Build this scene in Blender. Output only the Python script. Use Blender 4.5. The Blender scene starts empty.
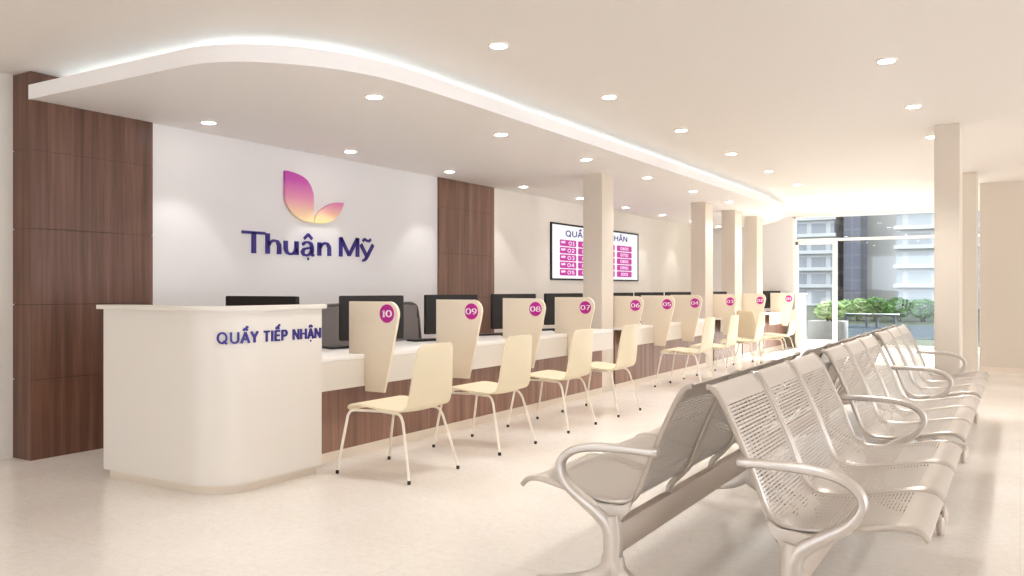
import bpy, bmesh, math, random
from mathutils import Vector, Matrix
random.seed(7)
SC = bpy.context.scene
COL = SC.collection
PI = math.pi
SC.view_settings.view_transform = 'Standard'
SC.view_settings.look = 'None'
SC.view_settings.gamma = 1
SC.view_settings.use_curve_mapping = False
SC.view_settings.exposure = 0.33
SC.cycles.use_denoising = True
SC.cycles.max_bounces = 10
SC.cycles.diffuse_bounces = 6
SC.cycles.transparent_max_bounces = 24
SC.cycles.caustics_reflective = False
SC.cycles.caustics_refractive = False
SC.cycles.sample_clamp_indirect = 6

# ------------------------------------------------------------------ materials
def srgb(r, g, b):
    f = lambda c: (c/255/12.92) if c/255 <= 0.04045 else ((c/255+0.055)/1.055)**2.4
    return (f(r), f(g), f(b), 1)

def mat(name, col, rough=.5, metal=0, spec=.5, emit=None, es=0, coat=0):
    m = bpy.data.materials.new(name); m.use_nodes = True
    b = m.node_tree.nodes['Principled BSDF']
    b.inputs['Base Color'].default_value = col
    b.inputs['Roughness'].default_value = rough
    b.inputs['Metallic'].default_value = metal
    b.inputs['Specular IOR Level'].default_value = spec
    b.inputs['Coat Weight'].default_value = coat
    if emit:
        b.inputs['Emission Color'].default_value = emit
        b.inputs['Emission Strength'].default_value = es
    return m

def nodes(m):
    nt = m.node_tree
    return nt, nt.nodes, nt.links, nt.nodes['Principled BSDF']

def ramp(N, stops):
    r = N.new('ShaderNodeValToRGB')
    e = r.color_ramp.elements
    e[0].position, e[0].color = stops[0]
    e[1].position, e[1].color = stops[-1]
    for p, c in stops[1:-1]:
        x = e.new(p); x.color = c
    return r

def plaster(name, col, rough=.6, spec=.3):
    m = mat(name, col, rough, spec=spec)
    nt, N, L, b = nodes(m)
    tc = N.new('ShaderNodeTexCoord'); n = N.new('ShaderNodeTexNoise')
    n.inputs['Scale'].default_value = 60; n.inputs['Detail'].default_value = 4
    L.new(tc.outputs['Object'], n.inputs['Vector'])
    bu = N.new('ShaderNodeBump'); bu.inputs['Strength'].default_value = .02; bu.inputs['Distance'].default_value = .01
    L.new(n.outputs['Fac'], bu.inputs['Height']); L.new(bu.outputs['Normal'], b.inputs['Normal'])
    return m

def wood(name, cols, seams=None, rough=.38):
    m = mat(name, cols[0], rough, spec=.4)
    nt, N, L, b = nodes(m)
    tc = N.new('ShaderNodeTexCoord')
    mp = N.new('ShaderNodeMapping'); mp.inputs['Scale'].default_value = (14, 14, .55)
    L.new(tc.outputs['Object'], mp.inputs['Vector'])
    n1 = N.new('ShaderNodeTexNoise'); n1.inputs['Scale'].default_value = 1.1; n1.inputs['Detail'].default_value = 9
    n1.inputs['Roughness'].default_value = .62; n1.inputs['Distortion'].default_value = .3
    L.new(mp.outputs['Vector'], n1.inputs['Vector'])
    r = ramp(N, [(.28, cols[0]), (.5, cols[1]), (.72, cols[2])])
    L.new(n1.outputs['Fac'], r.inputs['Fac'])
    out = r.outputs['Color']
    L.new(out, b.inputs['Base Color'])
    bu = N.new('ShaderNodeBump'); bu.inputs['Strength'].default_value = .05; bu.inputs['Distance'].default_value = .01
    L.new(n1.outputs['Fac'], bu.inputs['Height']); L.new(bu.outputs['Normal'], b.inputs['Normal'])
    return m

def floor_mat():
    m = mat('polished_terrazzo', srgb(232, 219, 204), .2, spec=.5)
    nt, N, L, b = nodes(m)
    tc = N.new('ShaderNodeTexCoord')
    n = N.new('ShaderNodeTexNoise'); n.inputs['Scale'].default_value = 1.3; n.inputs['Detail'].default_value = 6
    L.new(tc.outputs['Object'], n.inputs['Vector'])
    r = ramp(N, [(.3, srgb(242, 235, 227)), (.7, srgb(248, 243, 236))])
    L.new(n.outputs['Fac'], r.inputs['Fac'])
    v = N.new('ShaderNodeTexVoronoi'); v.inputs['Scale'].default_value = 55
    L.new(tc.outputs['Object'], v.inputs['Vector'])
    r2 = ramp(N, [(.0, (.80, .74, .68, 1)), (.25, (1, 1, 1, 1))])
    L.new(v.outputs['Distance'], r2.inputs['Fac'])
    n2 = N.new('ShaderNodeTexNoise'); n2.inputs['Scale'].default_value = 24; n2.inputs['Detail'].default_value = 3
    L.new(tc.outputs['Object'], n2.inputs['Vector'])
    r3 = ramp(N, [(.35, (.955, .945, .93, 1)), (.65, (1, 1, 1, 1))])
    L.new(n2.outputs['Fac'], r3.inputs['Fac'])
    br = N.new('ShaderNodeTexBrick')
    br.offset = 0; br.inputs['Scale'].default_value = 1
    br.inputs['Brick Width'].default_value = .8; br.inputs['Row Height'].default_value = .8
    br.inputs['Mortar Size'].default_value = .0016
    br.inputs['Color1'].default_value = (1, 1, 1, 1); br.inputs['Color2'].default_value = (.99, .985, .98, 1)
    br.inputs['Mortar'].default_value = (.88, .85, .82, 1)
    L.new(tc.outputs['Object'], br.inputs['Vector'])
    def mul(a, c):
        x = N.new('ShaderNodeMix'); x.data_type = 'RGBA'; x.blend_type = 'MULTIPLY'
        x.inputs['Factor'].default_value = 1
        L.new(a, x.inputs['A']); L.new(c, x.inputs['B']); return x.outputs['Result']
    c = mul(mul(mul(r.outputs['Color'], r2.outputs['Color']), r3.outputs['Color']), br.outputs['Color'])
    L.new(c, b.inputs['Base Color'])
    rr = N.new('ShaderNodeMapRange'); rr.inputs['To Min'].default_value = .16; rr.inputs['To Max'].default_value = .28
    L.new(n.outputs['Fac'], rr.inputs['Value']); L.new(rr.outputs['Result'], b.inputs['Roughness'])
    return m

def perforated_steel():
    """sheet steel punched with short slots: u runs across the seat, v along its profile (metres)"""
    m = mat('perforated_steel', srgb(202, 193, 184), .38, metal=.4, spec=.5)
    nt, N, L, b = nodes(m)
    uv = N.new('ShaderNodeUVMap'); uv.uv_map = 'UVMap'
    s = N.new('ShaderNodeSeparateXYZ'); L.new(uv.outputs['UV'], s.inputs['Vector'])
    def M(op, a, c):
        x = N.new('ShaderNodeMath'); x.operation = op
        for i, v in enumerate((a, c)):
            if v is None: continue
            if isinstance(v, (int, float)): x.inputs[i].default_value = v
            else: L.new(v, x.inputs[i])
        return x.outputs[0]
    u, v = s.outputs['X'], s.outputs['Y']
    fu = M('FRACT', M('DIVIDE', u, .052), None); fv = M('FRACT', M('DIVIDE', v, .0135), None)
    hole = M('MULTIPLY', M('LESS_THAN', M('ABSOLUTE', M('SUBTRACT', fu, .5), None), .43),
             M('LESS_THAN', M('ABSOLUTE', M('SUBTRACT', fv, .5), None), .21))
    marg = M('MULTIPLY', M('GREATER_THAN', u, .03), M('LESS_THAN', u, .528))
    marg = M('MULTIPLY', marg, M('MULTIPLY', M('GREATER_THAN', v, .10), M('LESS_THAN', v, .915)))
    hole = M('MULTIPLY', hole, marg)
    tr = N.new('ShaderNodeBsdfTransparent'); mx = N.new('ShaderNodeMixShader')
    L.new(hole, mx.inputs['Fac']); L.new(b.outputs['BSDF'], mx.inputs[1]); L.new(tr.outputs['BSDF'], mx.inputs[2])
    L.new(mx.outputs['Shader'], N['Material Output'].inputs['Surface'])
    return m

def glass_mat():
    m = bpy.data.materials.new('window_glass'); m.use_nodes = True
    nt = m.node_tree; N, L = nt.nodes, nt.links
    N.remove(N['Principled BSDF'])
    t = N.new('ShaderNodeBsdfTransparent'); t.inputs['Color'].default_value = (.93, .96, .97, 1)
    g = N.new('ShaderNodeBsdfGlossy'); g.inputs['Roughness'].default_value = .02
    f = N.new('ShaderNodeFresnel'); f.inputs['IOR'].default_value = 1.5
    x = N.new('ShaderNodeMixShader')
    L.new(f.outputs['Fac'], x.inputs['Fac']); L.new(t.outputs['BSDF'], x.inputs[1]); L.new(g.outputs['BSDF'], x.inputs[2])
    L.new(x.outputs['Shader'], N['Material Output'].inputs['Surface'])
    return m

def petal_mat(name, z0, z1, stops):
    """printed colour gradient of the emblem, by height on the wall"""
    m = mat(name, stops[0][1], .45)
    nt, N, L, b = nodes(m)
    g = N.new('ShaderNodeNewGeometry'); s = N.new('ShaderNodeSeparateXYZ')
    L.new(g.outputs['Position'], s.inputs['Vector'])
    r = N.new('ShaderNodeMapRange'); r.inputs['From Min'].default_value = z0; r.inputs['From Max'].default_value = z1
    L.new(s.outputs['Z'], r.inputs['Value'])
    rp = ramp(N, stops); L.new(r.outputs['Result'], rp.inputs['Fac']); L.new(rp.outputs['Color'], b.inputs['Base Color'])
    return m

def facade_mat(name, light, dark, sx, sz, fill=.55):
    m = mat(name, light, .6)
    nt, N, L, b = nodes(m)
    tc = N.new('ShaderNodeTexCoord'); mp = N.new('ShaderNodeMapping')
    mp.inputs['Rotation'].default_value = (PI/2, 0, 0)
    L.new(tc.outputs['Object'], mp.inputs['Vector'])
    br = N.new('ShaderNodeTexBrick'); br.offset = 0; br.inputs['Scale'].default_value = 1
    br.inputs['Brick Width'].default_value = sx; br.inputs['Row Height'].default_value = sz
    br.inputs['Mortar Size'].default_value = fill*sz/2*.5; br.inputs['Mortar Smooth'].default_value = .1
    br.inputs['Color1'].default_value = dark; br.inputs['Color2'].default_value = tuple(c*1.15 for c in dark[:3])+(1,)
    br.inputs['Mortar'].default_value = light
    L.new(mp.outputs['Vector'], br.inputs['Vector']); L.new(br.outputs['Color'], b.inputs['Base Color'])
    return m

def leaf_mat(name, a, c):
    m = mat(name, a, .6)
    nt, N, L, b = nodes(m)
    tc = N.new('ShaderNodeTexCoord'); n = N.new('ShaderNodeTexNoise'); n.inputs['Scale'].default_value = 6
    L.new(tc.outputs['Object'], n.inputs['Vector'])
    r = ramp(N, [(.3, a), (.7, c)]); L.new(n.outputs['Fac'], r.inputs['Fac']); L.new(r.outputs['Color'], b.inputs['Base Color'])
    return m

M_ = dict(
    ceil=plaster('ceiling_paint', srgb(238, 232, 226)),
    canopy=plaster('canopy_paint', srgb(248, 244, 242)),
    wallwhite=plaster('white_wall_paint', srgb(232, 228, 227)),
    wallbeige=plaster('cream_wall_paint', srgb(236, 230, 221)),
    column=plaster('column_paint', srgb(214, 203, 189)),
    floor=floor_mat(),
    wood=wood('walnut_laminate', [srgb(78, 51, 40), srgb(103, 70, 55), srgb(128, 92, 75)]),
    woodlight=wood('walnut_panel', [srgb(112, 80, 66), srgb(140, 104, 88), srgb(164, 128, 110)]),
    woodmid=wood('walnut_laminate_mid', [srgb(94, 64, 52), srgb(120, 86, 70), srgb(144, 108, 90)]),
    groove=mat('dark_groove', srgb(48, 32, 26), .7),
    desk=mat('cream_lacquer', srgb(226, 219, 210), .35, spec=.4),
    worktop=mat('white_laminate', srgb(245, 241, 236), .3),
    plinth=mat('plinth_cream', srgb(226, 213, 196), .4),
    divider=mat('divider_lacquer', srgb(234, 221, 201), .4),
    chair=mat('cream_plywood', srgb(236, 223, 194), .38),
    chairleg=mat('cream_tube', srgb(238, 230, 216), .3),
    black=mat('black_plastic', srgb(34, 29, 26), .5, spec=.25),
    dark=mat('dark_rubber', srgb(34, 28, 26), .6),
    grey=mat('grey_mesh', srgb(128, 120, 118), .8),
    greyd=mat('dark_grey_frame', srgb(84, 78, 76), .5),
    steel=mat('cast_aluminium', srgb(204, 196, 188), .36, metal=.6),
    perf=perforated_steel(),
    chrome=mat('polished_rim', srgb(196, 187, 178), .3, metal=.7),
    beam=mat('steel_beam', srgb(196, 181, 167), .42, metal=.35),
    navy=mat('navy_acrylic', srgb(46, 30, 130), .35),
    navy2=mat('indigo_acrylic', srgb(44, 24, 122), .35),
    magenta=mat('magenta_vinyl', srgb(190, 30, 146), .4),
    white=mat('white_vinyl', srgb(250, 246, 250), .4),
    lamp=mat('lamp_diffuser', (1, 1, 1, 1), .5, emit=(1, .96, .9, 1), es=22),
    trim=mat('white_trim', srgb(244, 238, 230), .4),
    led=mat('led_strip', (1, 1, 1, 1), .5, emit=(.78, .92, 1, 1), es=6),
    screen=mat('lit_screen', (.02, .02, .02, 1), .5, spec=.1, emit=srgb(250, 248, 252), es=.85),
    screenpink=mat('lit_screen_magenta', (.02, .02, .02, 1), .5, spec=.1, emit=srgb(196, 44, 152), es=.85),
    screenwhite=mat('lit_screen_text', (.02, .02, .02, 1), .5, spec=.1, emit=srgb(248, 222, 244), es=.95),
    screennavy=mat('lit_screen_navy', (.02, .02, .02, 1), .5, spec=.1, emit=srgb(66, 66, 128), es=.85),
    frame=mat('white_window_frame', srgb(246, 244, 242), .4),
    glass=glass_mat(),
    paving=mat('outdoor_paving', srgb(70, 74, 62), .9, spec=0),
    asphalt=mat('asphalt', srgb(56, 62, 66), .9, spec=0),
    bark=mat('bark', srgb(84, 70, 56), .8),
    leafd=leaf_mat('dark_leaves', srgb(70, 110, 52), srgb(110, 150, 78)),
    leafl=leaf_mat('pale_leaves', srgb(120, 150, 92), srgb(170, 192, 132)),
    metaldark=mat('dark_painted_metal', srgb(52, 56, 60), .5),
    planter=mat('grey_concrete', srgb(112, 110, 106), .8),
)

# ------------------------------------------------------------------ mesh helpers
class MB:
    def __init__(s): s.bm = bmesh.new(); s.uv = None
    def box(s, a, b, bev=0):
        x0, y0, z0 = (min(p, q) for p, q in zip(a, b)); x1, y1, z1 = (max(p, q) for p, q in zip(a, b))
        t = bmesh.new()
        v = [t.verts.new(p) for p in ((x0,y0,z0),(x1,y0,z0),(x1,y1,z0),(x0,y1,z0),(x0,y0,z1),(x1,y0,z1),(x1,y1,z1),(x0,y1,z1))]
        for f in ((3,2,1,0),(4,5,6,7),(0,1,5,4),(1,2,6,5),(2,3,7,6),(3,0,4,7)): t.faces.new([v[i] for i in f])
        if bev: bmesh.ops.bevel(t, geom=t.edges[:], offset=bev, segments=2, profile=.5, affect='EDGES')
        s._join(t); return s
    def _join(s, t):
        me = bpy.data.meshes.new('tmp'); t.to_mesh(me); t.free(); s.bm.from_mesh(me); bpy.data.meshes.remove(me)
    def prism(s, pts, z0, z1, axis='z', bev=0):
        """polygon extruded along an axis; pts are the two other coordinates in order (x,y) / (x,z) for y / (y,z) for x"""
        t = bmesh.new()
        def P(p, h):
            return {'z': (p[0], p[1], h), 'y': (p[0], h, p[1]), 'x': (h, p[0], p[1])}[axis]
        a = [t.verts.new(P(p, z0)) for p in pts]; b = [t.verts.new(P(p, z1)) for p in pts]
        n = len(pts)
        for i in range(n): t.faces.new((a[i], a[(i+1) % n], b[(i+1) % n], b[i]))
        c0 = t.faces.new(a[::-1]); c1 = t.faces.new(b)
        if bev:
            e = [x for x in t.edges if (x in c0.edges[:] or x in c1.edges[:])]
            bmesh.ops.bevel(t, geom=e, offset=bev, segments=2, profile=.5, affect='EDGES')
        if n > 4: bmesh.ops.triangulate(t, faces=[f for f in t.faces if len(f.verts) > 4])
        bmesh.ops.recalc_face_normals(t, faces=t.faces[:])
        s._join(t); return s
    def sweep(s, path, w, h=None, side=(0, 1, 0), n=10, cap=True, power=2.0):
        """closed section swept along path: w half-size along `side`, h half-size across; both may be lists"""
        t = bmesh.new(); path = [Vector(p) for p in path]; k = len(path); rings = []
        sd0 = Vector(side)
        for i, p in enumerate(path):
            tg = (path[min(i+1, k-1)]-path[max(i-1, 0)]).normalized()
            sd = sd0-tg*sd0.dot(tg)
            if sd.length < 1e-4: sd = Vector((1, 0, 0))-tg*tg.x
            sd.normalize(); up = tg.cross(sd)
            ww = w[i] if isinstance(w, (list, tuple)) else w
            hh = ww if h is None else (h[i] if isinstance(h, (list, tuple)) else h)
            ring = []
            for j in range(n):
                a = 2*PI*j/n; c, q = math.cos(a), math.sin(a)
                c = math.copysign(abs(c)**(2/power), c); q = math.copysign(abs(q)**(2/power), q)
                ring.append(t.verts.new(p+sd*ww*c+up*hh*q))
            rings.append(ring)
        for i in range(k-1):
            for j in range(n):
                t.faces.new((rings[i][j], rings[i][(j+1) % n], rings[i+1][(j+1) % n], rings[i+1][j]))
        if cap: t.faces.new(rings[0][::-1]); t.faces.new(rings[-1])
        bmesh.ops.recalc_face_normals(t, faces=t.faces[:])
        s._join(t); return s
    def lathe(s, prof, c=(0, 0, 0), n=20, axis='z'):
        t = bmesh.new(); rings = []
        for r, z in prof:
            ring = []
            for j in range(n):
                a = 2*PI*j/n; q = (r*math.cos(a), r*math.sin(a), z)
                if axis == 'y': q = (q[0], q[2], q[1])
                if axis == 'x': q = (q[2], q[0], q[1])
                ring.append(t.verts.new(Vector(c)+Vector(q)))
            rings.append(ring)
        for i in range(len(rings)-1):
            for j in range(n): t.faces.new((rings[i][j], rings[i][(j+1) % n], rings[i+1][(j+1) % n], rings[i+1][j]))
        t.faces.new(rings[0][::-1]); t.faces.new(rings[-1])
        bmesh.ops.recalc_face_normals(t, faces=t.faces[:])
        s._join(t); return s
    def xform(s, m): bmesh.ops.transform(s.bm, matrix=m, verts=s.bm.verts[:]); return s
    def build(s, name, m, parent=None, smooth=True, origin=None, loc=None, angle=35):
        me = bpy.data.meshes.new(name)
        if origin is None and parent is not None and 'base' in parent: origin = Vector(parent['base'])
        if origin is not None: bmesh.ops.translate(s.bm, vec=-Vector(origin), verts=s.bm.verts[:])
        s.bm.to_mesh(me); s.bm.free()
        me.materials.append(m)
        if smooth:
            me.polygons.foreach_set('use_smooth', [True]*len(me.polygons))
            try: me.set_sharp_from_angle(angle=math.radians(angle))
            except Exception: pass
        o = bpy.data.objects.new(name, me); COL.objects.link(o)
        if parent is not None: o.parent = parent
        elif origin is not None: o.location = origin
        if loc is not None: o.location = loc
        return o

def tag(o, label=None, cat=None, group=None, kind=None):
    if label: o['label'] = label
    if cat: o['category'] = cat
    if group: o['group'] = group
    if kind: o['kind'] = kind
    return o

def empty(name, loc, label, cat, group=None):
    """root of a thing at its base; parts built in world coordinates are shifted to it"""
    o = bpy.data.objects.new(name, None); COL.objects.link(o); o.location = loc
    o.empty_display_size = .1
    tag(o, label, cat, group); o['base'] = tuple(loc)
    return o

def struct(mb, name, m, smooth=False):
    return tag(mb.build(name, m, smooth=smooth), kind='structure')

def copy_tree(o, parent=None):
    c = o.copy(); COL.objects.link(c); c.parent = parent
    for ch in o.children: copy_tree(ch, c)
    return c

def spline(pts, k=6):
    P = [Vector(p) for p in pts]; out = []
    for i in range(len(P)-1):
        p0, p1, p2, p3 = P[max(i-1, 0)], P[i], P[i+1], P[min(i+2, len(P)-1)]
        for j in range(k):
            t = j/k
            out.append(.5*((2*p1)+(p2-p0)*t+(2*p0-5*p1+4*p2-p3)*t*t+(3*p1-p0-3*p2+p3)*t**3))
    out.append(P[-1]); return out

def arc(cx, cy, rx, ry, a0, a1, n=10):
    return [(cx+rx*math.cos(math.radians(a0+(a1-a0)*i/n)), cy+ry*math.sin(math.radians(a0+(a1-a0)*i/n))) for i in range(n+1)]

def rrect(x0, z0, x1, z1, r, n=5):
    return arc(x1-r, z1-r, r, r, 0, 90, n)+arc(x0+r, z1-r, r, r, 90, 180, n)+arc(x0+r, z0+r, r, r, 180, 270, n)+arc(x1-r, z0+r, r, r, 270, 360, n)

# ------------------------------------------------------------------ lettering (strokes drawn with an oval nib)
G = {
 'Q': (.92, [arc(.44, .5, .36, .45, 90, 450, 24), [(.52, .24), (.84, -.04)]]),
 'U': (.82, [[(.1, 1), (.1, .34)]+arc(.41, .34, .31, .29, 180, 360, 12)+[(.72, 1)]]),
 'A': (.78, [[(.03, 0), (.39, .97)], [(.39, .97), (.75, 0)], [(.16, .33), (.62, .33)]]),
 'Y': (.76, [[(.03, 1), (.38, .47)], [(.73, 1), (.38, .47)], [(.38, .5), (.38, 0)]]),
 'T': (.72, [[(.03, .93), (.69, .93)], [(.36, .95), (.36, 0)]]),
 'I': (.3, [[(.15, 1), (.15, 0)]]),
 'E': (.68, [[(.1, 1), (.1, 0)], [(.1, .93), (.62, .93)], [(.1, .52), (.58, .52)], [(.1, .07), (.63, .07)]]),
 'P': (.74, [[(.1, 1), (.1, 0)], [(.1, .93), (.38, .93)]+arc(.4, .69, .26, .24, 90, -90, 10)+[(.1, .45)]]),
 'N': (.84, [[(.1, 1), (.1, 0)], [(.1, .97), (.74, .03)], [(.74, 1), (.74, 0)]]),
 'H': (.82, [[(.1, 1), (.1, 0)], [(.72, 1), (.72, 0)], [(.1, .53), (.72, .53)]]),
 ' ': (.38, []),
 '0': (.86, [arc(.43, .5, .35, .45, 90, 450, 24)]),
 '1': (.5, [[(.08, .78), (.28, .95)], [(.29, 1), (.29, 0)], [(.1, .03), (.46, .03)]]),
 '2': (.78, [arc(.38, .68, .28, .27, 165, -25, 12)+[(.1, .07)], [(.08, .06), (.7, .06)]]),
 '3': (.76, [arc(.36, .73, .26, .22, 150, -90, 10), arc(.36, .28, .3, .24, 90, -150, 10)]),
 '4': (.82, [[(.56, 1), (.06, .28)], [(.06, .28), (.78, .28)], [(.58, 1), (.58, 0)]]),
 '5': (.76, [[(.66, .94), (.17, .94)], [(.17, .94), (.13, .55)], [(.13, .53)]+arc(.36, .32, .3, .27, 125, -150, 12)]),
 '6': (.82, [arc(.42, .32, .3, .27, 90, 450, 16), [(.62, .96), (.36, .86), (.18, .62), (.12, .34)]]),
 '7': (.74, [[(.05, .94), (.68, .94)], [(.68, .94), (.26, 0)]]),
 '8': (.8, [arc(.4, .73, .25, .21, 90, 450, 16), arc(.4, .28, .31, .24, 90, 450, 16)]),
 '9': (.82, [arc(.4, .68, .3, .27, 90, 450, 16), [(.2, .04), (.46, .14), (.64, .38), (.7, .66)]]),
}
MARKS = {'^': [[(-.2, 1.13), (0, 1.3)], [(0, 1.3), (.2, 1.13)]], '`': [[(.08, 1.48), (.26, 1.36)]], "'": [[(.1, 1.36), (.28, 1.5)]],
         '.': [[(-.03, -.22), (.03, -.22)]]}

def stroke_poly(line, a, b):
    """outline quads of one polyline with an oval nib (a across, b up)"""
    L = [Vector((p[0], p[1])) for p in line]; left, right = [], []
    for i, p in enumerate(L):
        t = (L[min(i+1, len(L)-1)]-L[max(i-1, 0)])
        if t.length < 1e-9: t = Vector((1, 0))
        t.normalize(); n = Vector((-t.y, t.x)); w = math.sqrt((n.x*a)**2+(n.y*b)**2)
        left.append(p+n*w); right.append(p-n*w)
    return left, right

def densify(line, step):
    out = [line[0]]
    for p, q in zip(line, line[1:]):
        n = max(1, int(math.dist(p, q)/step))
        out += [(p[0]+(q[0]-p[0])*i/n, p[1]+(q[1]-p[1])*i/n) for i in range(1, n+1)]
    return out

def strokes_mesh(mb, lines, a, b, depth, place, step=None):
    """place(u, v, w) -> world; w from 0 (back) to depth (front)"""
    t = bmesh.new()
    for ln in lines:
        if step: ln = densify(ln, step)
        l, r = stroke_poly(ln, a, b)
        ring = []
        for p, q in zip(l, r):
            ring.append([t.verts.new(place(p.x, p.y, depth)), t.verts.new(place(q.x, q.y, depth)),
                         t.verts.new(place(q.x, q.y, 0)), t.verts.new(place(p.x, p.y, 0))])
        for i in range(len(ring)-1):
            for j in range(4): t.faces.new((ring[i][j], ring[i][(j+1) % 4], ring[i+1][(j+1) % 4], ring[i+1][j]))
        t.faces.new(ring[0]); t.faces.new(ring[-1][::-1])
    bmesh.ops.recalc_face_normals(t, faces=t.faces[:])
    mb._join(t)

def text_lines(s, size, xs=1.0, gap=.06):
    """-> polylines and total width; marks follow their letter"""
    x = 0; out = []; last = None
    for ch in s:
        if ch in MARKS:
            for ln in MARKS[ch]: out.append([((last+p[0])*size*xs, p[1]*size) for p in ln])
            continue
        adv, lines = G[ch]
        for ln in lines: out.append([((x+p[0])*size*xs, p[1]*size) for p in ln])
        last = x+adv/2; x += adv+gap
    return out, (x-gap)*size*xs

# ------------------------------------------------------------------ the room
H, HS, HT = 2.82, 2.615, 2.72
XW = -6.13
struct(MB().box((-6.6, -7, -.1), (9, 19.06, 0)), 'floor', M_['floor'])
struct(MB().box((-6.6, -7, H), (9, 19.2, H+.12)), 'ceiling', M_['ceil'])
struct(MB().box((-6.55, -7, 0), (-6.345, 3.34, H)), 'wall_left', M_['wallbeige'])
struct(MB().box((-6.55, 4.33, 0), (XW, 8.3, H)), 'wall_logo', M_['wallwhite'])
struct(MB().box((-6.55, 8.3, 0), (XW, 19.15, H)), 'wall_counter', M_['wallbeige'])
struct(MB().box((XW, 19, 0), (-4.3, 19.15, H)), 'wall_far', M_['wallwhite'])
struct(MB().box((-.52, 14.3, 0), (9, 14.45, H)), 'wall_right', M_['column'])
struct(MB().box((-2.6, -7.15, 0), (9, -7, H)), 'wall_light_block', M_['wallbeige'])  # unseen wall, added to hold back sky light from behind the camera
struct(MB().box((-.52, 14.45, 0), (-.38, 19.15, H)), 'wall_side', M_['wallbeige'])
struct(MB().box((-.5, 14.288, 0), (9, 14.3, .07)), 'baseboard_right', M_['plinth'])

def panel_wall(name, y0, y1, xb, xf, ztop, seams, m='wood'):
    mb = MB(); zs = [0]+seams+[ztop]
    for a, b in zip(zs, zs[1:]):
        mb.box((xf, y0, a+.002 if a else 0), (xb, y1, b-.002))
    o = struct(mb, name, M_[m])
    g = struct(MB().box((xf-.006, y0+.006, .0), (xb+.004, y1-.006, ztop-.005)), 'trim_'+name.split('_')[-1], M_['groove'])
    g.name = 'groove'; del g['kind']; g.parent = o
    return o
panel_wall('wall_panel_1', 3.335, 4.33, -6.345, -6.11, H, [.58, 1.128, 1.683, 2.255])
panel_wall('wall_panel_2', 8.29, 9.55, XW, -6.105, HS, [.58, 1.128, 1.683, 2.255], 'woodmid')

# dropped ceiling over the counters, rounded at its near corner, with a light cove above its rim
rim = [(-4.45, 3.33), (-4.30, 3.335), (-4.163, 3.37), (-4.008, 3.445), (-3.87, 3.56), (-3.74, 3.71), (-3.63, 3.9), (-3.55, 4.13), (-3.51, 4.4), (-3.495, 4.9),
       (-3.49, 6), (-3.49, 9), (-3.49, 12), (-3.49, 13.6), (-3.51, 14.3), (-3.56, 14.9), (-3.64, 15.5), (-3.78, 16.1), (-4.0, 16.8), (-4.3, 17.5), (-4.7, 18.2), (-5.1, 18.95)]
rim = [(p.x, p.y) for p in spline([(x, y, 0) for x, y in rim], 4)]
outline = [(XW, 3.33)]+rim+[(XW, 18.95)]
struct(MB().prism(outline, HS, HT), 'ceiling_canopy', M_['canopy'])
mb = MB()
inner = [(-6.08, 3.59)]
for i in range(1, len(rim)-1):
    d = Vector((rim[i+1][0]-rim[i-1][0], rim[i+1][1]-rim[i-1][1])).normalized()
    inner.append((rim[i][0]-d.y*.26, rim[i][1]+d.x*.26))
mb.sweep([(x, y, HT+.007) for x, y in inner], .006, .008, side=(0, 0, 1), n=6)
tag(mb.build('cove_light', M_['led']), 'long white light strip lying on top of the dropped ceiling along its rim', 'light strip')

def column(x0, x1, y0, y1, zt):
    return struct(MB().box((x0, y0, 0), (x1, y1, zt), .006), 'column', M_['column'])
column(-4.50, -4.25, 9.03, 9.36, HS)
column(-4.49, -4.25, 12.85, 13.23, HS)
column(-4.49, -4.25, 14.45, 14.86, HS)
column(-4.49, -4.25, 15.87, 16.28, HS)
column(-.71, -.49, 9.0, 9.4, H)
column(-.68, -.5, 12.9, 13.3, H)

# far window wall
YW = 19.05
w = MB()
x0, x1, xm, zt = -4.3, -.52, -3.415, 2.30
w.box((x0, YW-.05, 0), (x0+.06, YW+.05, H)); w.box((x1-.06, YW-.05, 0), (x1, YW+.05, H))
w.box((xm-.03, YW-.05, 0), (xm+.03, YW+.05, zt))
w.box((x0+.055, YW-.045, zt-.03), (x1, YW+.045, zt+.03)); w.box((x0+.055, YW-.045, 0), (x1, YW+.045, .05))
w.box((x0, YW-.05, H-.03), (x1, YW+.05, H)); w.box((-1.25, YW-.05, 0), (-1.17, YW+.05, H))
w.box((x0+.06, YW-.035, .05), (x0+.11, YW+.035, zt-.03)); w.box((xm-.055, YW-.035, .05), (xm-.03, YW+.035, zt-.03))
w.box((x0+.06, YW-.035, zt-.1), (xm-.045, YW+.035, zt-.03)); w.box((x0+.06, YW-.035, .05), (xm-.045, YW+.035, .12))
wf = struct(w, 'window_1', M_['frame'])
for a, b, c, d in ((x0+.06, xm-.045, .05, zt-.03), (xm+.045, -1.25, .05, zt-.03), (-1.17, x1-.06, .05, zt-.03), (x0+.06, -1.25, zt+.03, H-.03), (-1.17, x1-.06, zt+.03, H-.03)):
    MB().box((a, YW-.004, c), (b, YW+.004, d)).build('pane', M_['glass'], wf, smooth=False)

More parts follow.
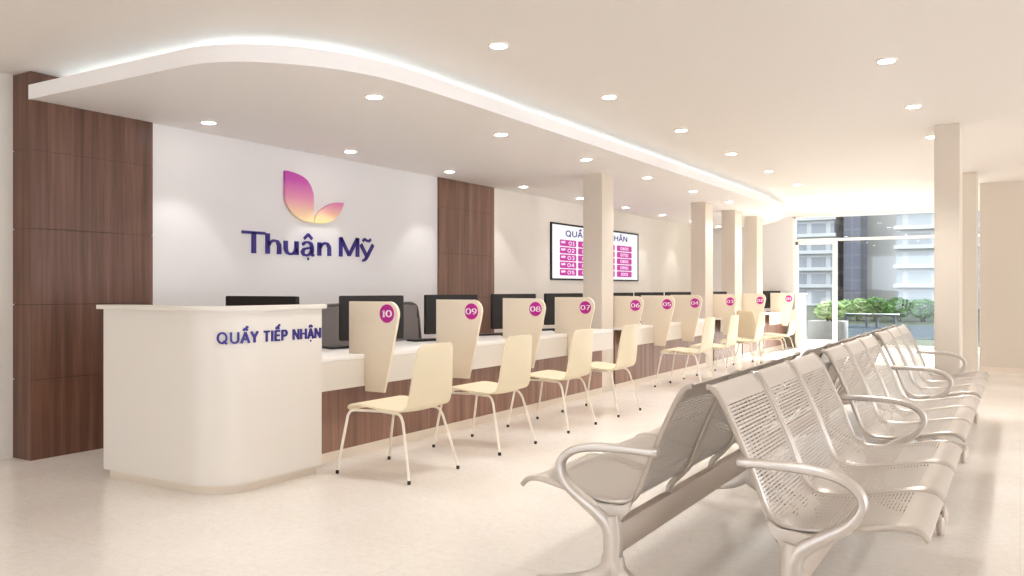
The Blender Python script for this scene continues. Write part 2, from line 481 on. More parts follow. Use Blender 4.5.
# ------------------------------------------------------------------ emblem and name on the logo wall
def wl(y, z, w): return Vector((XW+.002+w, y, z))
em = empty('wall_emblem', (XW, 6.15, 1.9), 'two petal emblem fading from magenta to cream on the white wall', 'wall logo')
def curve2(p): return [(v.x, v.y) for v in spline([(a, b, 0) for a, b in p], 6)]
petal1 = [(5.774, 2.392)]+curve2([(5.774, 2.12), (5.80, 2.06), (5.88, 1.98), (6.0, 1.925), (6.09, 1.912), (6.158, 1.91)])+curve2([(6.158, 2.16), (6.15, 2.215), (6.10, 2.30), (6.02, 2.355), (5.90, 2.385), (5.79, 2.395)])
MB().prism(petal1, XW+.004, XW+.03, 'x').build('petal', petal_mat('petal_large', 1.91, 2.39, [(0, srgb(248, 226, 168)), (.18, srgb(244, 205, 172)), (.5, srgb(226, 142, 178)), (.85, srgb(194, 72, 168)), (1, srgb(188, 62, 164))]), em)
petal2 = curve2([(6.168, 1.91), (6.175, 1.95), (6.232, 2.025), (6.345, 2.097), (6.47, 2.137), (6.597, 2.149)])+curve2([(6.59, 2.12), (6.546, 2.045), (6.461, 1.97), (6.38, 1.93), (6.30, 1.913), (6.2, 1.91)])
MB().prism(petal2, XW+.004, XW+.03, 'x').build('petal', petal_mat('petal_small', 1.91, 2.15, [(0, srgb(248, 228, 158)), (.3, srgb(246, 208, 162)), (.7, srgb(232, 158, 176)), (1, srgb(218, 116, 172))]), em)
heavy = [ # stems and strokes of the lettering, (Y, Z)
 [(5.403, 1.775), (5.403, 1.575)],
 [(5.571, 1.772), (5.571, 1.577)], [(5.571, 1.65), (5.60, 1.69), (5.645, 1.708), (5.69, 1.70), (5.715, 1.665), (5.717, 1.577)],
 [(5.80, 1.712), (5.80, 1.635), (5.815, 1.60), (5.85, 1.583), (5.89, 1.588), (5.925, 1.61), (5.944, 1.645)], [(5.944, 1.712), (5.944, 1.578)],
 [(6.022, 1.685), (6.06, 1.708), (6.10, 1.712), (6.14, 1.695), (6.152, 1.66), (6.152, 1.60), (6.165, 1.582), (6.185, 1.58)],
 [(6.152, 1.655), (6.10, 1.652), (6.045, 1.64), (6.022, 1.612), (6.04, 1.583), (6.08, 1.577), (6.12, 1.59), (6.152, 1.625)],
 [(6.258, 1.717), (6.258, 1.580)], [(6.258, 1.655), (6.29, 1.695), (6.335, 1.714), (6.375, 1.706), (6.40, 1.67), (6.402, 1.582)],
 [(6.572, 1.785), (6.572, 1.582)], [(6.572, 1.78), (6.70, 1.60)], [(6.70, 1.60), (6.83, 1.785)], [(6.832, 1.79), (6.832, 1.586)],
 [(6.885, 1.725), (6.985, 1.592)], [(7.085, 1.728), (6.985, 1.592), (6.955, 1.56), (6.915, 1.547)],
]
light = [[(5.264, 1.768), (5.541, 1.768)], [(6.045, 1.745), (6.10, 1.79)], [(6.10, 1.79), (6.155, 1.745)], [(6.092, 1.543), (6.108, 1.543)],
         [(6.918, 1.762), (6.945, 1.785), (6.985, 1.768), (7.02, 1.764), (7.046, 1.787)]]
wt = empty('wall_lettering', (XW, 6.18, 1.55), 'raised indigo lettering reading Thuận Mỹ below the petal emblem', 'wall lettering')
for test in (lambda l: l[0][0] < 6.5, lambda l: l[0][0] >= 6.5):
    nm = MB()
    strokes_mesh(nm, [l for l in heavy if test(l)], .0245, .0105, .012, wl, .015)
    strokes_mesh(nm, [l for l in light if test(l)], .015, .0135, .012, wl, .015)
    nm.build('word', M_['navy2'], wt, smooth=False)

# ------------------------------------------------------------------ reception desk at the near end
def corner_path(xl, xr, yf, yb, r, n=10):
    return [(xl, yf)]+arc(xr-r, yf+r, r, r, -90, 0, n)+[(xr, yb)]
def shell(path, t):
    """closed outline of a wall of thickness t standing inside the path (an L with a rounded corner)"""
    inn = []
    for i, p in enumerate(path):
        a = Vector(path[max(i-1, 0)]); b = Vector(path[min(i+1, len(path)-1)])
        d = (b-a).normalized(); inn.append((p[0]-d.y*t, p[1]+d.x*t))
    return path+inn[::-1]
DX, DY, DR = -4.02, 3.285, .28
def reception_desk(label, mirror=None):
    t = empty('reception_desk', (-4.6, 3.7, 0), label, 'reception desk')
    fl = (lambda mb: mb) if mirror is None else (lambda mb: mb.xform(mirror))
    def bld(mb, n, m, **k):
        mb = fl(mb)
        if mirror is not None: bmesh.ops.reverse_faces(mb.bm, faces=mb.bm.faces[:])
        return mb.build(n, m, t, **k)
    if mirror is not None:
        q = mirror @ Vector((-4.6, 3.7, 0)); t.location = q; t['base'] = tuple(q)
    body = bld(MB().prism(shell(corner_path(-5.15, DX, DY, 4.13, DR), .1), .06, 1.112), 'body', M_['desk'])
    bld(MB().prism(shell(corner_path(-5.14, DX-.045, DY+.04, 4.12, DR-.03), .05), 0, .06), 'plinth', M_['plinth'])
    bld(MB().prism(shell(corner_path(-5.185, DX+.03, DY-.03, 4.15, DR+.03), .17), 1.112, 1.140, bev=.004), 'top', M_['desk'])
    bld(MB().box((-5.14, 3.39, .72), (-4.13, 4.12, .75)), 'inner_worktop', M_['worktop'])
    return t
desk = reception_desk('large cream reception desk with rounded corner and blue lettering, nearest end of the counter row')
# sign wrapped round the desk front
sp = corner_path(-5.15, DX, DY, 4.3, DR, 40); cum = [0]
for a, b in zip(sp, sp[1:]): cum.append(cum[-1]+math.dist(a, b))
def on_path(s):
    for i in range(len(sp)-1):
        if s <= cum[i+1] or i == len(sp)-2:
            a, b = Vector(sp[i]), Vector(sp[i+1]); d = (b-a).normalized()
            return a+d*(s-cum[i]), Vector((d.y, -d.x))
lines, wd = text_lines("QUA^`Y TIE^'P NHA^.N", .068, 1.0, .15)
s0, s1 = None, cum[-1]-(4.3-4.118)
s0 = 1.048
kx = (s1-s0)/wd
lines = [[(p[0]*kx, p[1]) for p in ln] for ln in lines]
def on_desk(u, v, w):
    p, n = on_path(s0+u); return Vector((p.x+n.x*(w-.001), p.y+n.y*(w-.001), .915+v))
cuts = [0]
for word in ("QUA^`Y", "QUA^`Y TIE^'P"): cuts.append((text_lines(word, .068, 1.0, .15)[1]+.016)*kx)
cuts.append(9)
for (a, b), lab in zip(zip(cuts, cuts[1:]), ('QUẦY', 'TIẾP', 'NHẬN')):
    lb = MB(); strokes_mesh(lb, [l for l in lines if a <= min(p[0] for p in l) < b], .0062, .0062, .010, on_desk, .012)
    tag(lb.build('word', M_['navy'], desk, smooth=False), 'navy raised letters reading '+lab)
# the desk at the far end is its mirror image
mir = Matrix.Translation((.1, 22.085, 0)) @ Matrix.Scale(-1, 4, (0, 1, 0))
reception_desk('far white reception desk at the window end of the counter row', mir)

# ------------------------------------------------------------------ service counters between the columns
XA, XF = -4.10, -4.24
def counter(y0, y1, label):
    t = empty('service_counter', (-4.4, (y0+y1)/2, 0), label, 'service counter', None)
    MB().box((-4.86, y0, .735), (XA, y1, .765), .003).build('worktop', M_['worktop'], t)
    MB().box((XA-.03, y0, .535), (XA, y1, .735)).build('apron', M_['desk'], t, smooth=False)
    MB().box((XF-.04, y0+.01, .07), (XF, y1-.01, .735)).build('front_panel', M_['woodlight'], t, smooth=False)
    MB().box((XF-.06, y0+.01, 0), (XF+.005, y1-.01, .07)).build('plinth', M_['plinth'], t, smooth=False)
    for y in (y0+.03, y1-.03): MB().box((-4.8, y-.015, 0), (XF-.06, y+.015, .735)).build('end_panel', M_['woodlight'], t, smooth=False)
    return t
counter(4.15, 9.02, 'long white service counter with walnut front between near reception desk and first column')
counter(9.375, 12.84, 'white service counter with walnut front between the first and second columns')
counter(13.245, 14.44, 'short white service counter behind the second column carrying divider 03')
counter(14.875, 15.86, 'short white service counter carrying divider 02 between two slim columns')
counter(16.295, 17.93, 'white service counter between the last column and the far reception desk, carrying divider 01')

# numbered dividers
divs = [('10', 4.66), ('09', 5.74), ('08', 6.81), ('07', 7.86), ('06', 9.40), ('05', 10.29), ('04', 11.36), ('03', 13.27), ('02', 14.93), ('01', 17.14)]
def divider_outline(dx=0):
    return [(-4.25+dx, 1.152), (-4.25+dx, .766), (-4.095, .766), (-4.095, .495), (-3.915+dx, .495), (-3.80+dx, .98)] + \
        [(p.x+dx, p.y) for p in spline([(-3.785, 1.045, 0), (-3.788, 1.085, 0), (-3.81, 1.125, 0), (-3.85, 1.15, 0), (-3.90, 1.152, 0)], 4)]
BZ = {'10': 1.066, '09': 1.056, '08': 1.053, '07': 1.046, '06': 1.040, '05': 1.040, '04': 1.039, '03': 1.033, '02': 1.030, '01': 1.038}
BX = {'06': -3.975, '05': -3.911, '04': -3.906, '03': -3.979, '02': -3.942, '01': -3.954}
proto = None
for i, (num, y) in enumerate(divs):
    t = empty('divider', (-4.1+BX.get(num, -3.885)+3.885, y, .49), 'cream desk divider with magenta disc numbered %s' % num, 'desk divider', 'numbered dividers on the counters')
    if proto is None:
        pm = MB().prism(divider_outline(), y-.012, y+.012, 'y', bev=.003).build('panel', M_['divider'], t)
        bm_ = MB().lathe([(.0665, y-.016), (.0665, y-.0115)], (-3.885, 0, BZ['10']), 36, 'y').build('badge', M_['magenta'], t)
        proto = (pm, bm_)
        pm_, bb_ = pm, bm_
    else:
        dx = BX.get(num, -3.885)+3.885
        if abs(dx) < .001: pm_ = proto[0].copy(); COL.objects.link(pm_); pm_.parent = t
        else: MB().prism(divider_outline(dx), y-.012, y+.012, 'y', bev=.003).build('panel', M_['divider'], t)
        bb_ = proto[1].copy(); COL.objects.link(bb_); bb_.parent = t; bb_.location = (0, 0, BZ[num]-BZ['10'])
    ln, wd = text_lines(num, .049, 1.3, .1)
    nb = MB()
    strokes_mesh(nb, ln, .0072, .003, .001, lambda u, v, w_: Vector((-3.885-wd/2+u, y-.0162-w_, BZ['10']-.0245+v)))
    nb.build('number', M_['white'], bb_, smooth=False, origin=(-4.1, y, .49))

# ------------------------------------------------------------------ monitors and keyboards on the counters
def monitor(loc, rot, label, group='monitors on the counters', w=.28):
    t = empty('monitor', loc, label, 'monitor', group)
    t['base'] = (0, 0, 0); t.rotation_euler = (0, 0, rot)
    # local: x to the right of someone behind it, screen towards +y
    MB().prism(rrect(-w, .075, w, .425, .008), -.018, .018, 'y', bev=.004).build('case', M_['black'], t)
    MB().box((-w+.01, .0175, .09), (w-.01, .0195, .413)).build('screen', M_['dark'], t, smooth=False)
    MB().prism(rrect(-.12, .16, .12, .34, .02), -.034, -.016, 'y', bev=.006).build('rear_cover', M_['black'], t)
    MB().sweep(spline([(0, -.03, .26), (0, -.06, .2), (0, -.05, .06), (0, -.02, .012)], 5), .028, .011, side=(1, 0, 0), power=4).build('stand', M_['black'], t)
    MB().prism([(p[0], p[1]) for p in rrect(-.12, -.1, .12, .08, .04)], 0, .012, 'z', bev=.003).build('base', M_['black'], t)
    return t
ang = math.atan2(.545, .2)
mons = [('10', 5.08), ('09', 6.16), ('08', 7.25), ('07', 8.34), ('06', 9.80), ('05', 10.88), ('04', 12.02), ('03', 13.84)]
for n, y in mons:
    monitor((-4.40, y, .765), ang, 'black monitor seen from behind on the counter beside divider %s' % n)
monitor((-4.34, 17.32, .765), ang, 'black monitor seen in full at the left edge of divider 01')
monitor((-4.78, 4.29, .765), 0, 'black monitor showing only its top edge above the near reception desk', None, .37)
def keyboard(loc, rot, label):
    t = empty('keyboard', loc, label, 'keyboard', 'keyboards on the counters'); t['base'] = (0, 0, 0); t.rotation_euler = (0, 0, rot)
    MB().prism(rrect(-.21, -.07, .21, .07, .012), 0, .014, 'z', bev=.003).build('case', M_['black'], t)
    k = MB()
    for r in range(5):
        for c in range(14): k.box((-.198+c*.0285, -.058+r*.0235, .013), (-.173+c*.0285, -.038+r*.0235, .018))
    k.build('keys', M_['greyd'], t, smooth=False)
for n, y in mons[:7]:
    keyboard((-4.66, y+.02, .765), ang, 'black keyboard lying behind the monitor beside divider %s' % n)

# ------------------------------------------------------------------ office chairs behind the counter
def office_chair(loc, rot, label):
    t = empty('office_chair', loc, label, 'office chair'); t['base'] = (0, 0, 0); t.rotation_euler = (0, 0, rot)
    # local: faces +x
    fr = spline([(-.22, -.21, .52), (-.25, -.24, .7), (-.27, -.22, 1.0), (-.275, -.17, 1.085), (-.275, 0, 1.095), (-.275, .17, 1.085), (-.27, .22, 1.0), (-.25, .24, .7), (-.22, .21, .52)], 5)
    MB().sweep(fr+[fr[0]], .022, .016, side=(1, 0, 0)).build('back_frame', M_['greyd'], t)
    mbk = MB()
    for z0, z1, wy in ((.53, .74, .225), (.74, .95, .225), (.95, 1.08, .2)):
        mbk.box((-.262, -wy, z0), (-.254, wy, z1))
    mbk.build('back_mesh', M_['grey'], t)
    MB().prism(rrect(-.24, -.24, .24, .24, .08), .44, .52, 'z', bev=.02).build('seat', M_['greyd'], t)
    MB().lathe([(.03, .1), (.03, .3), (.022, .3), (.022, .45)], n=12).build('gas_lift', M_['black'], t)
    b = MB()
    for k in range(5):
        a = 2*PI*k/5; b.sweep([(0, 0, .11), (.15*math.cos(a), .15*math.sin(a), .09), (.29*math.cos(a), .29*math.sin(a), .06)], .018, n=8, side=(0, 0, 1))
    b.build('base', M_['black'], t)
    for k in range(5):
        a = 2*PI*k/5; MB().lathe([(.027, -.012), (.03, 0), (.027, .012)], (.29*math.cos(a), .29*math.sin(a), .03), 12, 'y').build('caster', M_['dark'], t)
    for s in (-1, 1):
        MB().sweep(spline([(-.05, s*.25, .47), (-.05, s*.29, .55), (-.06, s*.29, .68), (0, s*.28, .7), (.16, s*.28, .7)], 4), .018, .012).build('armrest', M_['greyd'], t)
office_chair((-5.02, 5.62, 0), .1, 'grey mesh office chair half hidden between near reception desk and first monitor')
office_chair((-5.02, 6.52, 0), -.12, 'grey mesh office chair between the monitors beside dividers 10 and 09')

# ------------------------------------------------------------------ wall screen
Y0, Y1, Z0, Z1 = 11.165, 14.575, 1.375, 2.262
tv = empty('queue_display', (XW+.001, 12.85, 1.8), 'wide wall screen with magenta number table on cream wall behind the first column', 'wall screen')
MB().box((XW+.001, Y0, Z0), (XW+.024, Y1, Z1), .005).build('bezel', M_['black'], tv)
MB().box((XW+.023, Y0+.035, Z0+.025), (XW+.025, Y1-.06, Z1-.03)).build('screen', M_['screen'], tv, smooth=False)
def tvp(u, v, w_): return Vector((XW+.0265+w_, u, v))
cx = [(11.44, 12.0), (12.066, 12.70), (12.80, 13.49), (13.585, 14.24)]
def digits(lines, a, b, name, m, par):
    mb = MB(); strokes_mesh(mb, lines, a, b, .0005, tvp); return mb.build(name, m, par, smooth=False, origin=(XW+.001, 12.85, 1.8))
for c, (a, b) in enumerate(cx):
    for r in range(5):
        zc = 1.957-r*.115
        cell = MB().prism(rrect(a, zc-.05, b, zc+.05, .022), XW+.025, XW+.0265, 'x').build('table_cell', M_['screenpink'], tv, smooth=False)
        if c % 2 == 0:
            l1, w1 = text_lines("QUA^`Y", .026, 1.5); l2, w2 = text_lines('%02d' % (r+1+(5 if c else 0)), .056, 2.5, .12)
            digits([[(p[0]+a+.05, p[1]+zc-.002) for p in l] for l in l1]+[[(p[0]+b-w2-.06, p[1]+zc-.028) for p in l] for l in l2], .011, .005, 'digits', M_['screenwhite'], cell)
        else:
            l2, w2 = text_lines('%02d01' % (r+1+(5 if c == 3 else 0)), .05, 2.1, .12); m_ = (a+b-w2)/2
            digits([[(p[0]+m_, p[1]+zc-.025) for p in l] for l in l2], .011, .005, 'digits', M_['screenwhite'], cell)
l1, w1 = text_lines("QUA^`Y TIE^'P NHA^.N", .092, 2.0, .1); kk = 2.41/w1
digits([[(p[0]*kk+11.63, p[1]+2.063+.01*p[0]*kk) for p in l] for l in l1], .02, .009, 'heading', M_['screennavy'], tv)

# ------------------------------------------------------------------ cream visitor chairs
def visitor_chair():
    t = empty('visitor_chair', (0, 0, 0), 'x', 'chair', 'cream chairs along the counters')
    # local: faces -x; one moulded shell for seat and back
    prof = spline([(-.245, 0, .425), (-.235, 0, .447), (-.20, 0, .464), (-.12, 0, .466), (0, 0, .455), (.12, 0, .446), (.20, 0, .446), (.245, 0, .462), (.268, 0, .50), (.282, 0, .58), (.296, 0, .70), (.312, 0, .82), (.322, 0, .885)], 4)
    n = len(prof); bm = bmesh.new(); rows = []
    wk = [(0, .245), (.12, .25), (.35, .25), (.5, .235), (.62, .232), (.75, .222), (.9, .202), (1, .188)]
    def width(f):
        for (a, wa), (b, wb) in zip(wk, wk[1:]):
            if f <= b: return wa+(wb-wa)*(f-a)/(b-a)
        return wk[-1][1]
    K = 10
    L = [0]
    for a, b in zip(prof, prof[1:]): L.append(L[-1]+(b-a).length)
    for i, p in enumerate(prof):
        f = L[i]/L[-1]; wd_ = width(f)
        e = min(L[i], L[-1]-L[i]); r = .05
        if e < r: wd_ -= .8*(r-math.sqrt(max(0, r*r-(r-e)**2)))
        row = []
        for j in range(K+1):
            q = -1+2*j/K
            row.append((p.x+.02*(1-q*q)*(1 if f > .6 else 0)*min(1, (f-.6)/.2 if f > .6 else 0), q*wd_, p.z-.012*(1-q*q)*(1 if .1 < f < .5 else 0)))
        rows.append(row)
    th = .012
    top = [[bm.verts.new(v) for v in r] for r in rows]
    for i in range(n-1):
        for j in range(K): bm.faces.new((top[i][j], top[i][j+1], top[i+1][j+1], top[i+1][j]))
    bmesh.ops.recalc_face_normals(bm, faces=bm.faces[:])
    bmesh.ops.solidify(bm, geom=bm.faces[:], thickness=th)
    bmesh.ops.recalc_face_normals(bm, faces=bm.faces[:])
    mb = MB(); mb._join(bm); mb.build('seat_shell', M_['chair'], t, origin=(0, 0, 0), angle=60)
    for sx in (-1, 1):
        for sy in (-1, 1):
            if sx < 0: pts = [(0, sy*.17, .43), (-.13, sy*.215, .432), (-.205, sy*.235, .43), (-.235, sy*.243, .40), (-.25, sy*.247, .34), (-.31, sy*.27, .022)]
            else: pts = [(.0, sy*.17, .428), (.10, sy*.19, .428), (.17, sy*.205, .424), (.205, sy*.215, .385), (.225, sy*.225, .32), (.302, sy*.27, .022)]
            lg = MB().sweep(spline(pts, 5), .0095, n=8).build('leg', M_['chairleg'], t, origin=(0, 0, 0))
            MB().lathe([(.010, 0), (.0115, .003), (.0115, .022), (.0095, .025)], (pts[-1][0], pts[-1][1], 0), 12).build('glide', M_['dark'], lg, origin=(0, 0, 0))
    MB().box((-.07, -.18, .425), (.07, .18, .435)).build('seat_plate', M_['chairleg'], t, origin=(0, 0, 0))
    return t
ch0 = visitor_chair()
chairs = [(-3.62, 4.455, 0, 'cream plywood chair nearest the reception desk, at divider 10'),
          (-3.62, 5.535, 0, 'cream plywood chair at divider 09, second along the long counter'),
          (-3.62, 6.645, 0, 'cream plywood chair at divider 08, third along the long counter'),
          (-3.62, 7.69, 0, 'cream plywood chair at divider 07, in front of the first column'),
          (-3.62, 10.18, 0, 'cream plywood chair in front of divider 05'),
          (-3.62, 11.23, 0, 'cream plywood chair in front of divider 04'),
          (-3.62, 12.61, 0, 'cream plywood chair in front of the second column'),
          (-3.59, 13.55, 4.19, 'cream plywood chair turned askew with its back to the room, at divider 03'),
          (-3.55, 14.4, 0, 'cream plywood chair near divider 02, last of the row')]
for i, (x, y, r, lab) in enumerate(chairs):
    o = ch0 if i == 0 else copy_tree(ch0)
    o.location = (x, y, 0); o.rotation_euler = (0, 0, r); o['label'] = lab

# ------------------------------------------------------------------ back-to-back beam benches
BK = .945
def T(x, y, z): return (x*BK, y, z*BK+1.25*(1-BK))
PROF = [T(x, 0, z) for x, z in [(.030, .874), (.048, .872), (.072, .850), (.104, .795), (.146, .705), (.190, .605), (.226, .515), (.250, .450), (.278, .406), (.325, .384), (.41, .383), (.53, .402), (.66, .430), (.725, .437), (.768, .428), (.795, .402)]]
PROF = [(x, z) for x, _, z in PROF]
def bench():
    """three seats facing +x; local origin on the floor under the back-to-back centre line, y = 0 at the near end"""
    t = empty('tandem_bench', (0, 0, 0), 'x', 'waiting bench', 'steel waiting benches standing back to back')
    O = (0, 0, 0)
    pr = spline([(x, 0, z) for x, z in PROF], 4)
    Ls = [0]
    for a, b in zip(pr, pr[1:]): Ls.append(Ls[-1]+(b-a).length)
    for k in range(3):
        y0 = .012+k*.593; y1 = y0+.565
        bm = bmesh.new(); uvl = bm.loops.layers.uv.new('UVMap'); cols = 8; V = []
        for i, p in enumerate(pr):
            V.append([bm.verts.new((p.x, y0+(y1-y0)*j/cols, p.z)) for j in range(cols+1)])
        for i in range(len(pr)-1):
            for j in range(cols):
                f = bm.faces.new((V[i][j], V[i+1][j], V[i+1][j+1], V[i][j+1]))
                for lp, (a, b) in zip(f.loops, ((i, j), (i+1, j), (i+1, j+1), (i, j+1))):
                    lp[uvl].uv = (.558*b/cols, Ls[a])
        bmesh.ops.recalc_face_normals(bm, faces=bm.faces[:])
        me = bpy.data.meshes.new('seat_shell'); bm.to_mesh(me); bm.free(); me.materials.append(M_['perf'])
        me.polygons.foreach_set('use_smooth', [True]*len(me.polygons))
        so = bpy.data.objects.new('seat_shell', me); COL.objects.link(so); so.parent = t
        sm = so.modifiers.new('thickness', 'SOLIDIFY'); sm.thickness = .003; sm.offset = -1
        for y in (y0, y1):
            MB().sweep([(p.x-.002, y, p.z-.004) for p in pr], .009, .011, n=8).build('side_rim', M_['chrome'], so, origin=O)
    for y in (.591, 1.184):
        MB().sweep(spline([T(*p) for p in [(.165, y, .66), (.19, y, .605), (.228, y, .512), (.252, y, .448), (.28, y, .40), (.32, y, .36), (.35, y, .325), (.36, y, .288)]], 4), .010, .014).build('seat_bracket', M_['chrome'], t, origin=O)
    MB().box(T(.335, .02, .168), T(.385, 1.76, .292), .008).build('beam', M_['beam'], t, origin=O)
    for y in (-.015, 1.795):
        lg = MB()
        lg.sweep(spline([T(*p) for p in [(.36, y, .33), (.352, y, .27), (.35, y, .2), (.352, y, .14)]], 4), .024, .036, power=4, n=12)
        lg.sweep(spline([(.331, y, .22), (.35, y, .175), (.405, y, .138), (.485, y, .115), (.57, y, .098), (.655, y, .085)], 5), [.024]*6+[.022]*20, [.045-.026*min(1, i/18) for i in range(26)], power=3, n=12)
        lg.sweep(spline([(.331, y, .22), (.312, y, .175), (.262, y, .138), (.195, y, .104), (.12, y, .074), (.06, y, .05)], 5), [.024]*6+[.022]*20, [.045-.026*min(1, i/18) for i in range(26)], power=3, n=12)
        lg.prism([(p[0]*BK, p[1]*BK+1.25*(1-BK)) for p in [(.235, .47), (.262, .40), (.31, .372), (.42, .372), (.50, .385), (.46, .36), (.395, .30), (.345, .29), (.30, .33)]], y-.009, y+.009, 'y', bev=.004)
        lo = lg.build('leg', M_['steel'], t, origin=O)
        for x, zz in ((.65, .03), (.062, 0)):
            MB().lathe([(.014, 0), (.015, .003), (.015, .014), (.019, .016), (.020, .05+zz), (.014, .062+zz)], (x, y, 0), 14).build('glide', M_['beam'], lo, origin=O)
    return t
def armrest(t, y):
    pts = [(.155, y, .604), (.25, y, .606), (.36, y, .605), (.45, y, .598), (.525, y, .580), (.574, y, .545), (.590, y, .505), (.575, y, .460), (.535, y, .415), (.475, y, .375), (.415, y, .335), (.375, y, .300), (.358, y, .262)]
    p = spline([T(*q) for q in pts], 5)
    hh = [.0165]*len(p)
    for i in range(len(p)):
        f = i/(len(p)-1)
        hh[i] = .0165 if f < .55 else .0165+.016*(f-.55)/.45
    hh[0] = .012
    return MB().sweep(p, [.020]+[.025]*(len(p)-1), hh, power=3, n=14).build('armrest', M_['steel'], t, origin=(0, 0, 0))
b0 = bench()
CX = -.995
layout = []
for side in (1, -1):
    for k in range(3):
        layout.append((side, k))
words = ['nearest', 'middle', 'farthest']
for i, (side, k) in enumerate(layout):
    o = b0 if i == 0 else copy_tree(b0)
    if i == 0:
        armrest(o, -.015)
    o['label'] = ('%s three seat perforated steel bench in the row facing %s' % (words[k], 'away from the counter' if side > 0 else 'the counter'))
    y = 2.93+2.035*k
    if side > 0: o.location = (CX, y, 0)
    else:
        o.location = (CX, y, 0)
        o.scale = (-1, 1, 1)
    if k == 2:
        armrest(o, 1.795)

# ------------------------------------------------------------------ downlights
ords = ['first', 'second', 'third', 'fourth', 'fifth', 'sixth', 'seventh', 'eighth', 'ninth']
def downlight(x, y, z, label, power, wall=False):
    t = empty('downlight', (x, y, z), label, 'ceiling light', 'recessed ceiling downlights')
    MB().lathe([(.07, z), (.07, z-.006), (.062, z-.010), (.054, z-.010)], (x, y, 0), 28).build('trim_ring', M_['trim'], t)
    MB().lathe([(.0535, z-.012), (.051, z-.0085)], (x, y, 0), 28).build('diffuser', M_['lamp'], t)
    l = bpy.data.lights.new('lamp', 'SPOT'); l.energy = power; l.spot_size = math.radians(80 if wall else 120); l.spot_blend = .3 if wall else .6
    l.color = (1, .99, .975); l.shadow_soft_size = .06 if wall else .12
    lo = bpy.data.objects.new('lamp', l); COL.objects.link(lo); lo.parent = t; lo.location = (0, 0, -.02)
    return t
P0 = 78
for i in range(9): downlight(-5.69, 4.55+1.693*i, HS, '%s ceiling downlight from the near end in the row close to the logo wall' % ords[i], P0*.30, True)
for i in range(7): downlight(-3.92, 4.55+1.693*i, HS, '%s ceiling downlight from the near end in the front row of the dropped ceiling' % ords[i], P0*.42)
for i in range(8): downlight(-2.874, 4.55+1.693*i, H, '%s ceiling downlight from the near end in the main ceiling row beside the curved rim' % ords[i], P0*.72)
for i in range(1, 4): downlight(-.787, 4.55+1.693*i, H, '%s ceiling downlight from the near end in the row above the benches' % ords[i-1], P0*1.35)

for x, i in ((-2.874, -1), (-2.874, -2), (-.787, 0), (-.787, -1)):  # unseen lamps, added to brighten the front of the hall
    downlight(x, 4.55+1.693*i, H, 'unseen downlight added overhead to brighten the near end of the hall', P0*.36)['group'] = 'added downlights outside the view'

# ------------------------------------------------------------------ outside
struct(MB().box((-60, 19.1, -.12), (40, 120, -.03)), 'ground', M_['paving'])
struct(MB().box((-40, 23, -.03), (20, 31, -.015)), 'road', M_['asphalt'])
def building(name, x0, x1, y0, y1, h, m, label, floors=None, band=None):
    t = empty(name, ((x0+x1)/2, (y0+y1)/2, 0), label, 'building')
    MB().box((x0, y0, 0), (x1, y1, h)).build('facade', m, t, smooth=False)
    MB().box((x0-.2, y0-.2, h), (x1+.2, y1+.2, h+.5)).build('roof', M_['frame'], t, smooth=False)
    if floors:
        z = 1.4
        while z < h:
            MB().box((x0-.15, y0-.3, z-.12), (x1+.15, y0, z+.12)).build('floor_band', band, t, smooth=False); z += floors
    return t
bl = mat('pale_band', srgb(184, 182, 178), .8, spec=.1)
building('office_building', -25, -11.2, 62, 76, 17, facade_mat('left_facade', srgb(168, 166, 164), srgb(128, 129, 132), 1.3, 1.2), 'pale office building with stacked window bands at left of the window view', 1.2, bl)
building('tower_block', -10.75, -9.62, 63, 66, 24, facade_mat('tower_facade', srgb(116, 114, 122), srgb(98, 98, 108), .7, .9, .3), 'dark blue grey tower block seen through the far window')
building('plain_building', -10.5, -6.9, 66.6, 78, 19, plaster('plain_facade', srgb(178, 175, 170)), 'plain pale grey building right of the dark tower')
building('banded_building', -6.6, 4, 57, 65, 15, facade_mat('right_facade', srgb(172, 169, 166), srgb(146, 147, 148), 1.6, 1.2), 'white building with horizontal bands seen behind the right hand shrubs', 1.2, bl)

def shrub(x, y, rx, h, m, label):
    t = empty('shrub', (x, y, -.03), label, 'shrub', 'shrubs outside the window')
    bm = bmesh.new()
    for k in range(900):
        a = random.uniform(0, 2*PI); u = random.uniform(-1, 1); rr = random.uniform(.72, 1)**.5
        s_ = math.sqrt(1-u*u)
        c = Vector((x+rx*rr*s_*math.cos(a), y+rx*.8*rr*s_*math.sin(a), h*.56+h*.44*rr*u))
        sz = random.uniform(.05, .1)
        q = Matrix.Rotation(random.uniform(0, 6), 3, 'Z') @ Matrix.Rotation(random.uniform(0, 6), 3, 'X')
        vs = [bm.verts.new(c+q @ Vector(p)) for p in ((-sz, 0, 0), (0, -sz*.5, 0), (sz, 0, .01), (0, sz*.5, 0))]
        bm.faces.new(vs)
    mb = MB(); mb._join(bm); mb.build('foliage', m, t, smooth=False)
    st = MB()
    for k in range(5): st.sweep(spline([(x+random.uniform(-.1, .1), y, -.03), (x+random.uniform(-.3, .3)*rx, y+random.uniform(-.2, .2), h*.4), (x+random.uniform(-.6, .6)*rx, y, h*.75)], 3), .02, n=6)
    st.build('stem', M_['bark'], t)
def atY(u, Y):
    th = math.radians(31.3677); r = (u-512)/833.74
    d = (-math.sin(th)+r*math.cos(th), math.cos(th)+r*math.sin(th)); return d[0]*Y/d[1]
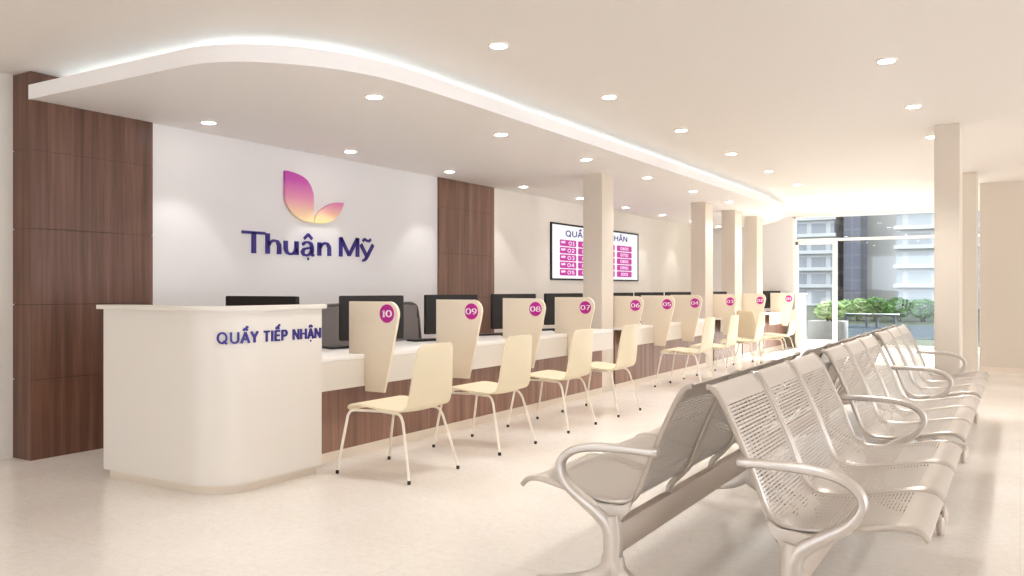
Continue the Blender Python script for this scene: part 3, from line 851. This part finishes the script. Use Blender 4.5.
for u, rx, h, m, lab in ((846, .44, .78, 'leafl', 'pale loose shrub beside the window mullion, at left of the shrub row'), (859, .46, .85, 'leafl', 'pale round shrub in front of the dark tower'),
                         (876, .44, .9, 'leafd', 'dark green shrub third along the shrub row outside'), (898, .50, .88, 'leafd', 'dark green shrub fourth along the shrub row outside'),
                         (923, .50, .84, 'leafd', 'dark green shrub last in the row, beside the near column')):
    shrub(atY(u, 35.0), 35.0, rx, h, M_[m], lab)
px = atY(828, 21.6)
pl = empty('planter', (px, 21.6, -.03), 'grey concrete planter box just outside the glass door', 'planter')
MB().box((px-.42, 21.3, -.03), (px+.42, 21.9, .44), .01).build('box', M_['planter'], pl); MB().box((px-.37, 21.35, .42), (px+.37, 21.85, .445)).build('soil', M_['bark'], pl)
shrub(px+.05, 21.6, .33, .5, M_['leafl'], 'pale shrub growing in the grey planter box outside the glass door')
for o in COL.objects:
    if o.type == 'EMPTY' and o.get('label', '').startswith('pale shrub growing'): o.location.z += .42
def street_bench(u, y, w, label):
    x = atY(u, y); t = empty('street_bench', (x, y, -.015), label, 'street bench', 'dark benches outside')
    MB().box((x-w, y-.2, .36), (x+w, y+.2, .42), .01).build('seat', M_['metaldark'], t)
    for sx in (-w+.12, w-.12):
        MB().box((x+sx-.03, y-.17, -.015), (x+sx+.03, y+.17, .36)).build('leg', M_['metaldark'], t)
street_bench(857, 29.0, .42, 'dark backless street bench outside in front of the pale shrubs')
street_bench(886, 29.0, .38, 'dark backless street bench outside before the dark green shrubs')

# ------------------------------------------------------------------ light and camera
wd_ = bpy.data.worlds.new('World'); SC.world = wd_; wd_.use_nodes = True
bg = wd_.node_tree.nodes['Background']; bg.inputs['Color'].default_value = (.90, .97, 1.07, 1); bg.inputs['Strength'].default_value = 3.5
sun = bpy.data.lights.new('sun', 'SUN'); sun.energy = 20; sun.angle = math.radians(2); sun.color = (1, .985, .96)
so = bpy.data.objects.new('sun', sun); COL.objects.link(so)
so.rotation_euler = Vector((-.12, -1, -.62)).to_track_quat('-Z', 'Y').to_euler()

cam = bpy.data.cameras.new('camera'); co = bpy.data.objects.new('camera', cam); COL.objects.link(co)
cam.sensor_width = 36; cam.lens = 36*833.74/1024; cam.clip_start = .05; cam.clip_end = 400
co.location = (0, 0, 1.25); co.rotation_euler = (PI/2, 0, math.radians(31.3677))
SC.camera = co
for o in COL.objects:
    if 'base' in o: del o['base']
